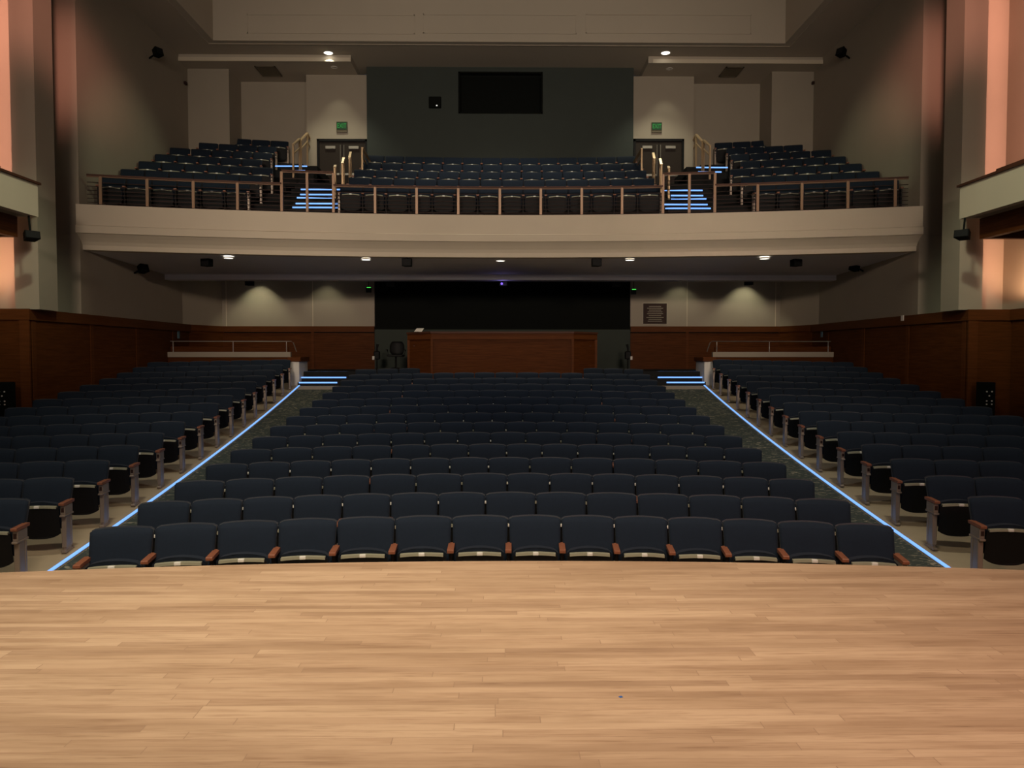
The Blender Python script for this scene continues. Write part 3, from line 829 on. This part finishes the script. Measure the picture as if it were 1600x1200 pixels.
# projector with a violet light under the beam
p = at(785, 443, 24.3)
root = empty('ceiling_projector', (p.x, 24.3, p.z - 0.06)); tag(root, 'tiny ceiling device glowing violet above the middle of the booth', 'projector')
mb('black_plastic').bev(-0.10, 0.16, -0.06, 0.16, -0.02, 0.12, 0.02).build('housing', root)
mb('violet_glow').tube([(-0.02, -0.075, 0.05), (-0.02, -0.06, 0.05)], 0.035).build('lens', root)
mb('black_plastic').tube([(0, 0, 0.12), (0, 0.0, E + 2.34 - p.z + 0.06)], 0.02).build('mount', root)
l = bpy.data.lights.new('violet_lamp', 'POINT'); l.energy = 0.8; l.color = (0.35, 0.30, 1.0); l.shadow_soft_size = 0.05
o = bpy.data.objects.new('violet_lamp', l); COL.objects.link(o); o.parent = root; o.location = (0, -0.16, -0.02)

# ---------------------------------------------------------------- loudspeakers and lamps
def speaker(px, py, Y, w, h, label, rz=0, tilt=0, up=None, name='loudspeaker', group=None, back=None):
    p = at(px, py, Y)
    root = empty(name, (p.x, p.y, p.z)); tag(root, label, 'loudspeaker', group)
    root.rotation_euler = (R(tilt), 0, R(rz))
    d = w * 0.8
    mb('black').prism([(-w / 2, -d / 2), (w / 2, -d / 2), (w * 0.36, d / 2), (-w * 0.36, d / 2)], -h / 2, h / 2).build('cabinet', root)
    mb('black_plastic').bev(-w / 2 * .92, w / 2 * .92, -d / 2 - 0.015, -d / 2, -h / 2 * .92, h / 2 * .92, 0.006).build('grille', root)
    if up: mb('black').tube([(0, 0, h / 2), (0, 0, up)], 0.02).build('bracket', root)
    if back: mb('black').tube([(0, d / 2, 0), (0, d / 2 + back, 0.02)], 0.025).build('bracket', root)
    return root
for px, py, t, rz in ((324, 405.5, 'far left', -20), (637, 410, 'centre left', -8), (931, 410, 'centre right', 8), (1243, 404, 'far right', 20)):
    p = at(px, 410.5, 20.95)
    speaker(px, 410.5, 20.95, 0.27, 0.20, 'black ceiling loudspeaker behind the balcony lip, %s of four' % t, rz, 0, up=max(0.105, LIPZ - 0.0 - p.z), group='loudspeakers behind the balcony lip')
for px, py, side in ((391, 442, 'left'), (1169, 441, 'right')):
    speaker(px, py, 24.7, 0.27, 0.18, 'small black loudspeaker against the lit pale wall, %s side' % side, 0, 0, up=E + 2.95 - at(px, py, 24.7).z, group='loudspeakers before the back wall')
for px, py, side in ((611, 443, 'left'), (962, 443, 'right')):
    speaker(px, py, 25.0, 0.30, 0.20, 'black loudspeaker hanging before the black recess, %s of two' % side, 0, 0, up=E + 2.95 - at(px, py, 25.0).z, group='loudspeakers before the recess')
for px, py, Y, side, s, what, w in ((223, 420, 21.9, 'left', -1, 'wall under the balcony', 0.32), (1336, 417, 21.9, 'right', 1, 'wall under the balcony', 0.32),
                        (246, 82, 22.5, 'left', -1, 'wall above the balcony seats', 0.32), (1315, 82, 22.5, 'right', 1, 'wall above the balcony seats', 0.32)):
    p = at(px, py, 20.0); Y = 20.0 * (W - 0.32) / abs(p.x); d = 0.32
    speaker(px, py, Y, 0.25, 0.22, 'black loudspeaker on the %s %s' % (side, what), s * -62 + (0), -18, back=0.34, group='side wall loudspeakers')
for px, py, side, s in ((48, 369, 'left', -1), (1505, 367, 'right', 1)):
    speaker(px, py, 15.8, 0.28, 0.16, 'black loudspeaker hung below the %s side box' % side, s * -50, -12, up=E + 2.84 - at(px, py, 15.8).z, group='side wall loudspeakers')

def downlight(p, label, power, size, color, group, r=0.12, target=None, blend=0.6, glow=True):
    root = empty('downlight', p); tag(root, label, 'ceiling light', group)
    n = 24; ring = MB().use('white')
    vs = []; fs = []
    for i in range(n):
        t = i * 2 * math.pi / n
        for (rr, z) in ((r, -0.012), (r + 0.03, -0.012), (r + 0.03, 0.0), (r, 0.03)): vs.append((rr * math.cos(t), rr * math.sin(t), z))
    for i in range(n):
        a = 4 * i; b = 4 * ((i + 1) % n)
        for j in range(4): fs.append([a + j, a + (j + 1) % 4, b + (j + 1) % 4, b + j])
    ring.add(vs, fs, True).build('trim_ring', root)
    if glow:
        MB().use('lamp_glow').add([(r * math.cos(i * 2 * math.pi / n), r * math.sin(i * 2 * math.pi / n), -0.006) for i in range(n)], [list(range(n))[::-1]]).build('lens', root)
    l = bpy.data.lights.new('lamp', 'SPOT'); l.energy = power; l.color = color; l.spot_size = R(size); l.spot_blend = blend; l.shadow_soft_size = 0.06
    o = bpy.data.objects.new('lamp', l); COL.objects.link(o); o.parent = root; o.location = (0, 0, -0.03)
    if target: o.rotation_euler = (Vector(target) - Vector(p)).normalized().to_track_quat('-Z', 'Y').to_euler()
    return root
def on_plane(px, py, Z):
    d = at(px, py, 1.0) - Vector((0, 0, EYE)); t = (Z - EYE) / d.z; return Vector((d.x * t, d.y * t, Z))
for px, py, t in ((357, 403, 'leftmost'), (572, 405.5, 'second from left'), (782, 407.2, 'middle'), (985, 405.5, 'second from right'), (1199, 402.3, 'rightmost')):
    p = at(px, py, 21.6); zc = LIPZ + (LIPB - LIPZ) * (21.6 - by(p.x) - 0.5) / (24 - by(p.x) - 0.5)
    p = on_plane(px, py, zc - 0.004)
    p.y = max(p.y, by(p.x) + 0.65)
    downlight(p, 'glowing round downlight under the balcony, %s of five' % t, 60, 140, (1.0, 0.86, 0.62), 'downlights under the balcony')
for px, py, side in ((513, 82.5, 'left'), (1040, 82.5, 'right')):
    downlight(on_plane(px, py, ZC), 'glowing round downlight in the high ceiling, %s of two' % side, 230, 95, (0.95, 0.93, 0.68), 'downlights in the high ceiling', r=0.14)
# hidden lamps behind the beam that wash the pale back wall
for x, pw in ((-8.45, 70), (-6.1, 22), (6.2, 24), (8.5, 70)):
    downlight(Vector((x, 26.35, E + 2.95)), 'recessed wall washer behind the ceiling beam', pw, 88, (0.95, 0.92, 0.62), 'wall washers behind the beam', r=0.09, target=(x, 26.8, 3.0))
# lamps in the ceiling before the upper doors
for s in (-1, 1):
    x = s * 5.55
    downlight(Vector((x, 25.8, ZB)), 'recessed lamp in the soffit over the %s upper door' % ('left' if s < 0 else 'right'), 22, 70, (0.95, 0.92, 0.66), 'lamps over the upper doors', r=0.08, target=(x, 26.4, 8.2), glow=False)

# ---------------------------------------------------------------- wall plates
def plate(px, py, Y, w, h, label, m, s):
    p = at(px, py, Y); x = s * (W - 0.125)
    Yt = x / p.x * Y if p.x else Y
    p = at(px, py, Yt)
    o = mb(m).bev(-0.012, 0.012, -w / 2, w / 2, -h / 2, h / 2, 0.004).build('wall_plate'); o.location = (x - s * 0.01 if False else p.x, p.y, p.z)
    tag(o, label, 'wall plate', 'wall plates'); return o
plate(279, 523, 24.0, 0.14, 0.24, 'small bluish sign on the dark wood at the left rear wall', 'blue_sign', -1)
plate(1284, 521, 24.0, 0.14, 0.24, 'small bluish sign on the dark wood at the right rear wall', 'blue_sign', 1)
p = at(1410, 497, 20.15)
Yt = (W - 0.19) / (p.x / 20.15)
p = at(1410, 497, Yt)
o = mb('white').bev(-0.012, 0.012, -0.06, 0.06, -0.07, 0.07, 0.004).build('wall_plate'); o.location = p; tag(o, 'white switch plate on the right wood rail', 'wall plate', 'wall plates')
for px, py, s, side in ((290, 130, -1, 'left'), (1270, 130, 1, 'right')):
    p = at(px, py, 25.0); Yt = (W - 0.04) / (abs(p.x) / 25.0); p = at(px, py, Yt)
    o = mb('bar_dark').bev(-0.04, 0.04, -0.07, 0.07, -0.05, 0.05, 0.01).build('wall_sensor'); o.location = p
    tag(o, 'tiny dark sensor high on the %s wall near the rear pier' % side, 'sensor', 'wall sensors')

# black cabinets with bright studs at both side walls
for px, side, s in ((9, 'left', -1), (1540, 'right', 1)):
    x = at(px, 620, 16.4).x
    zb = floor_z(16.4); a = at(px, 597, 16.4).z; h = a - zb
    root = empty('equipment_cabinet', (x, 16.4, zb)); tag(root, 'black upright cabinet with small pale studs by the %s wood wall' % side, 'cabinet', 'black cabinets')
    mb('black').bev(-0.14, 0.14, -0.12, 0.12, 0, h, 0.01).build('body', root)
    st = mb('white')
    for (dx, dz) in ((-.055, .20), (.055, .20), (0, .29), (-.055, .40), (.055, .40), (-.055, .47), (.055, .47)):
        st.tube([(dx, -0.135, h - dz), (dx, -0.12, h - dz)], 0.015, 8)
    st.build('studs', root)

# blue tape mark on the stage
def on_stage(px, py):
    d = at(px, py, 1.0) - Vector((0, 0, EYE)); t = (1.0 - EYE) / d.z; return Vector((d.x * t, d.y * t, 1.0))
p = on_stage(970, 1089)
o = mb('tape').bev(-0.008, 0.008, -0.007, 0.007, 0, 0.001, 0.0003).build('floor_tape'); o.location = p; o.rotation_euler = (0, 0, 0.5)
tag(o, 'tiny blue tape mark on the wooden stage', 'tape')

# ---------------------------------------------------------------- theatre seats
P0 = 0.56
def seat_geometry():
    """parts of a tip-up seat facing -Y, origin on the floor under its middle"""
    parts = {}
    # backrest: padded, slightly crowned, corners rounded
    b = MB().use('navy'); nx, nz = 16, 10
    hw_b, hw_t = 0.258, 0.2755; z0, z1 = 0.36, 0.835
    front = []; back = []
    for j in range(nz + 1):
        v = j / nz
        for i in range(nx + 1):
            u = i / nx * 2 - 1
            hw = hw_b + (hw_t - hw_b) * v
            zz = z0 + (z1 - z0) * v + 0.014 * (1 - u * u) * v
            cr = max(0, abs(u) - 0.93) / 0.07
            zz -= 0.013 * cr * cr * (v ** 6)
            x = u * hw
            yl = 0.035 + 0.15 * v                       # recline
            curve = 0.042 * u * u * -1                  # sides come forward
            pad = 0.030 * (1 - u ** 4) * (1 - abs(2 * v - 1) ** 5)
            front.append((x, yl + curve - pad, zz)); back.append((x, yl + 0.045 + curve * 0.7 + 0.012 * (1 - abs(2 * v - 1) ** 4), zz))
    n = (nx + 1) * (nz + 1)
    fs = []
    for j in range(nz):
        for i in range(nx):
            a = j * (nx + 1) + i
            fs.append([a, a + 1, a + nx + 2, a + nx + 1]); fs.append([n + a + nx + 1, n + a + nx + 2, n + a + 1, n + a])
    for i in range(nx):
        fs.append([i + 1, i, n + i, n + i + 1]); a = nz * (nx + 1) + i; fs.append([a, a + 1, n + a + 1, n + a])
    for j in range(nz):
        a = j * (nx + 1); fs.append([a, a + nx + 1, n + a + nx + 1, n + a]); a += nx; fs.append([a + nx + 1, a, n + a, n + a + nx + 1])
    b.add(front + back, fs, True); parts['backrest'] = b
    # thin moulded shell behind the padding, its rim showing above
    sh = MB().use('shell_edge'); fr2 = []; bk2 = []
    for j in range(nz + 1):
        v = j / nz
        for i in range(nx + 1):
            u = i / nx * 2 - 1; hw = (hw_b + (hw_t - hw_b) * v) * 1.006
            zz = z0 + (z1 + 0.008 - z0) * v + 0.015 * (1 - u * u) * v
            cr = max(0, abs(u) - 0.93) / 0.07; zz -= 0.013 * cr * cr * (v ** 6)
            yl = 0.035 + 0.15 * v - 0.029 * u * u + 0.047
            fr2.append((u * hw, yl, zz)); bk2.append((u * hw, yl + 0.014, zz - 0.002))
    sh.add(fr2 + bk2, [list(f) for f in fs], False); parts['back_shell'] = sh
    # tipped-up cushion and its black shell
    def slab(m, hw, zb, zt, yf_b, yf_t, th, rb, crown=0.0, n=12):
        o = MB().use(m); fr = []; bk = []
        pts = [(-hw, zt)] + [(-hw + hw * 2 * i / n, None) for i in range(n + 1)] + [(hw, zt)]
        outline = []
        for i in range(n + 1):                              # rounded bottom
            u = -1 + 2 * i / n; outline.append((u * hw, zb + rb * abs(u) ** 3))
        top = []
        for i in range(n + 1):
            u = 1 - 2 * i / n; top.append((u * hw, zt + crown * (1 - u * u) - 0.02 * max(0, abs(u) - 0.85) / 0.15))
        ol = outline + top; k = len(ol)
        for (x, z) in ol:
            t = (z - zb) / (zt - zb); y = yf_b + (yf_t - yf_b) * t - 0.02 * (1 - (x / hw) ** 2)
            fr.append((x, y, z)); bk.append((x * 0.96, y + th, z - 0.004))
        vs = fr + bk; fs = [list(range(k)), [2 * k - 1 - i for i in range(k)]] + [[i, k + i, k + (i + 1) % k, (i + 1) % k] for i in range(k)]
        o.add(vs, fs, False); return o
    parts['seat_shell'] = slab('black_plastic', 0.228, 0.165, 0.555, -0.085, -0.150, 0.03, 0.06)
    c = slab('navy', 0.238, 0.25, 0.570, -0.052, -0.118, 0.105, 0.05, 0.045)
    parts['seat_cushion'] = c
    e = MB().use('edge_trim'); n = 10; vs = []
    for i in range(n + 1):
        u = -1 + 2 * i / n; x = 0.205 * u; y = -0.152 - 0.02 * (1 - u * u * 0.8); z = 0.555 + 0.014 * (1 - u * u)
        vs += [(x, y - 0.008, z - 0.022), (x, y + 0.034, z - 0.022), (x, y + 0.034, z + 0.006), (x, y - 0.006, z + 0.003)]
    fs = []
    for i in range(n):
        p = 4 * i; q = p + 4
        for j in range(4): fs.append([p + j, q + j, q + (j + 1) % 4, p + (j + 1) % 4])
    fs += [[3, 2, 1, 0], [4 * n + j for j in range(4)]]
    e.add(vs, fs); parts['edge_strip'] = e
    parts['number_plate'] = MB().use('plate').bev(-0.029, 0.029, -0.188, -0.150, 0.546, 0.576, 0.004)
    # wooden armrest and standard, at the left side of the seat
    def arm(x):
        o = MB().use('arm_wood'); w = 0.031
        prof = [(-0.198, 0.572), (-0.203, 0.580), (-0.203, 0.600), (-0.196, 0.605), (0.10, 0.608), (0.11, 0.600), (0.10, 0.574)]
        k = len(prof); vs = [(x - w, y, z) for y, z in prof] + [(x + w, y, z) for y, z in prof]
        o.add(vs, [list(range(k)), [2 * k - 1 - i for i in range(k)]] + [[i, k + i, k + (i + 1) % k, (i + 1) % k] for i in range(k)])
        return o
    def std(x, m, wide):
        o = MB().use(m); w = 0.027 if wide else 0.018
        if wide:
            o.bev(x - w, x + w, -0.17, 0.06, 0.455, 0.572, 0.008)
            o.bev(x - w * 1.12, x + w * 1.12, -0.19, 0.08, 0.435, 0.46, 0.006)
            o.bev(x - w * .78, x + w * .78, -0.13, 0.03, 0.02, 0.44, 0.008)
            o.bev(x - w, x + w, -0.14, -0.10, 0.06, 0.43, 0.006)
            o.bev(x - w, x + w, 0.0, 0.04, 0.06, 0.43, 0.006)
            o.bev(x - w * 1.1, x + w * 1.1, -0.17, 0.08, 0.0, 0.035, 0.006)
            o.use('bar_dark'); o.box(x - w * .6, x + w * .6, -0.174, -0.168, 0.49, 0.54)
        else:
            o.bev(x - w, x + w, -0.12, 0.02, 0.0, 0.58, 0.006)
            o.bev(x - w, x + w, 0.0, 0.10, 0.36, 0.60, 0.006)
            o.bev(x - w * 2, x + w * 2, -0.15, 0.08, -0.01, 0.02, 0.005)
        return o
    return parts, arm, std
SP, ARM, STD = seat_geometry()
KIND_DEF = {   # which sides have a light aisle standard
    'inner': [(-P0 / 2, 'black_plastic', False)],
    'left_aisle': [(-P0 / 2, 'standard_metal', True)],
    'right_aisle': [(-P0 / 2, 'black_plastic', False), (P0 / 2, 'standard_metal', True)],
    'right_wall': [(-P0 / 2, 'black_plastic', False), (P0 / 2, 'black_plastic', False)],
}
PROTO = {}
def proto(kind):
    root = empty('theatre_seat', (0, 0, 0))
    for nm in ('backrest', 'seat_cushion', 'seat_shell'): pass
    SP['backrest'].build('backrest', root); SP['back_shell'].build('back_shell', root)
    cu = SP['seat_cushion'].build('seat_cushion', root)
    sh = SP['seat_shell'].build('seat_shell', root)
    SP['edge_strip'].build('edge_strip', sh); SP['number_plate'].build('number_plate', sh)
    for (x, m, wide) in KIND_DEF[kind]:
        ARM(x).build('armrest', root); STD(x, m, wide).build('seat_standard', root)
    return root
def seat_mb(kind, lod):
    o = MB()
    for nm in ('backrest', 'back_shell', 'seat_cushion', 'seat_shell', 'edge_strip', 'number_plate'): o.put(SP[nm])
    for (x, m, wide) in KIND_DEF[kind]: o.put(ARM(x)); o.put(STD(x, m, wide))
    return o

SEATS = []   # (x, y, z, rz, scale_x, kind, label, group, exposed px area)
def add_seat(x, y, z, rz, sx, kind, label, group, area_px): SEATS.append((x, y, z, rz, sx, kind, label, group, area_px))
def project(p):
    d = CM.transposed() @ (Vector(p) - Vector((0, 0, EYE)))
    return 800 + F * d.x / -d.z, 600 - F * d.y / -d.z

BO = 0.19   # back-top lies this far behind the seat origin
# centre block
def cy(n): return 7.7 + 0.94 * n
CB = 0.0275
for n in range(15):
    D = cy(n)
    wide, narrow = 0.563, 0.526
    mid = 0.06 if n % 2 == 0 else -0.19
    wl, wr = (wide, narrow) if n % 2 == 0 else (narrow, wide)
    slots = []
    for i in range(7): slots.append((mid - wl * (6.5 - i), wl))
    for i in range(7): slots.append((mid + wr * (0.5 + i), wr))
    prev = project((0, cy(n - 1), floor_z(cy(n - 1)) + .85))[1] if n else 877
    me = project((0, D, floor_z(D) + .85))[1]
    for i, (x, pw) in enumerate(slots):
        if n == 14 and 2 < i < 11: continue
        y = D - CB * x * x - BO
        kind = 'left_aisle' if i == 0 else 'right_aisle' if i == 13 else 'inner'
        if n == 14: kind = 'left_aisle' if i in (0, 11) else 'right_aisle' if i in (2, 13) else 'inner'
        rz = math.atan(-2 * CB * x) * 0.9
        rowt = 'front row' if n == 0 else '%s row' % ORD[n + 1]
        j = i + 1 if i < 7 else 14 - i
        if i < 7: pos = 'at the left aisle' if j == 1 else '%s from the left aisle' % ORD[j]
        else: pos = 'at the right aisle' if j == 1 else '%s from the right aisle' % ORD[j]
        lab = 'navy tip-up seat, centre block, %s from the stage, %s' % (rowt, pos)
        if n == 0: lab = 'navy tip-up seat in the front row of the centre block, %s' % pos
        add_seat(x, y, floor_z(y), rz, pw / P0, kind, lab, 'seats of the centre block', (prev - me) * F * .55 / D)
# side blocks
for s, side in ((-1, 'left'), (1, 'right')):
    for n in range(15):
        Da = 8.45 + 1.0 * n
        if Da > 22.9: continue
        xa0 = led_x(Da - .3) + 0.17
        sl = 0.15; th = math.atan(sl)
        nseat = 7
        first = True
        for i in range(nseat):
            c = xa0 + 0.04 + (0.28 + 0.56 * i) * math.cos(th)
            x = s * c; y = Da - sl * (c - xa0) - BO
            px, py = project((x, y, floor_z(y) + 0.8))
            pl = project((s * (c - 0.3), y, floor_z(y) + 0.8))[0]
            if not (-8 < pl < 1608): continue
            aisle = 'right_aisle' if s < 0 else 'left_aisle'
            kind = aisle if i == 0 else 'inner' if s < 0 else ('right_wall' if i == nseat - 1 else 'inner')
            pos = 'at the aisle' if i == 0 else '%s from the aisle' % ORD[i + 1]
            rowt = 'front row' if n == 0 else '%s row' % ORD[n + 1]
            lab = 'navy tip-up seat, %s side block, %s, %s' % (side, rowt, pos)
            ex = (1.65 - floor_z(Da)) * F / Da; ex0 = (1.65 - floor_z(Da - 1)) * F / (Da - 1)
            add_seat(x, y, floor_z(y), -th * (1 if s > 0 else -1), 1.0, kind, lab, 'seats of the %s side block' % side, (ex0 - ex) * F * .55 / Da)
# balcony centre
for n, (D, zt_) in enumerate(ROWS_C):
    D *= BS; z = E + zt_ * BS - 0.85 * 1.08; ns = 14; pw = 0.62
    sh = 0.0 if n % 2 == 0 else 0.04
    for i in range(ns):
        x = (i - (ns - 1) / 2) * pw - 0.05 + sh; y = D - 0.25 * (x / 4) ** 2 - BO
        kind = 'left_aisle' if i == 0 else 'right_aisle' if i == ns - 1 else 'inner'
        j = i + 1 if i < 7 else 14 - i
        pos = ('at the %s stair' if j == 1 else ORD[j] + ' from the %s stair') % ('left' if i < 7 else 'right')
        lab = 'navy seat, balcony centre, %s row, %s' % (('front', 'second', 'third', 'fourth', 'back')[n], pos)
        add_seat(x, y, z, -0.03 * x, pw / P0, kind, lab, 'seats of the balcony centre', (24 if n == 0 else 12) * F * .55 / D)
# balcony sides
for s, side in ((-1, 'left'), (1, 'right')):
    for k, (D, zt_) in enumerate(SK):
        D *= BS; z = E + zt_ * BS - 0.85 * 1.08
        xin = 6.2 if k < 3 else 6.95
        xout = 10.35 if k < 5 else (9.9 if k == 5 else 9.2)
        ns = int((xout - xin) / 0.60)
        for i in range(ns):
            c = xout - 0.30 - 0.60 * (ns - 1 - i)
            x = s * c; y = D + arc(x) - BO - 0.02
            if y > 25.7 and c > 9.0: continue
            rz = math.atan(-2 * 1.2 * x / 98.0)
            last = i == 0
            kind = ('right_aisle' if s < 0 else 'left_aisle') if last else ('inner' if s < 0 or i < ns - 1 else 'right_wall')
            pos = 'at the stair' if i == 0 else ORD[i + 1] + ' from the stair'
            rowt = 'front' if k == 0 else ORD[k + 1]
            lab = 'navy seat, balcony %s side, %s row, %s' % (side, rowt, pos)
            add_seat(x, y, z, rz, 0.60 / P0, kind, lab, 'seats of the balcony %s side' % side, (22 if k == 0 else 11) * F * .55 / D)

order = sorted(range(len(SEATS)), key=lambda i: -SEATS[i][8])
single = set(order[:300])
print('SEATS total', len(SEATS), 'cut area', SEATS[order[min(299, len(order) - 1)]][8])
rest = MB(); SM = {}
for i, (x, y, z, rz, sx, kind, label, group, ar) in enumerate(SEATS):
    if i in single:
        if kind not in PROTO: PROTO[kind] = proto(kind); r = PROTO[kind]
        else: r = dup(PROTO[kind])
        r.location = (x, y, z); r.rotation_euler = (0, 0, rz); r.scale = (sx, 1, 1.08 if z > 5 else 1)
        tag(r, label, 'theatre seat', group)
    else:
        if kind not in SM: SM[kind] = seat_mb(kind, 0)
        rest.put(SM[kind], Matrix.Translation((x, y, z)) @ Matrix.Rotation(rz, 4, 'Z') @ Matrix.Diagonal((sx, 1, 1.08 if z > 5 else 1, 1)))
if rest.v:
    o = rest.build('theatre_seats'); o['kind'] = 'stuff'
    tag(o, 'remaining small navy seats in the rearmost rows of stalls and balcony', 'theatre seats')
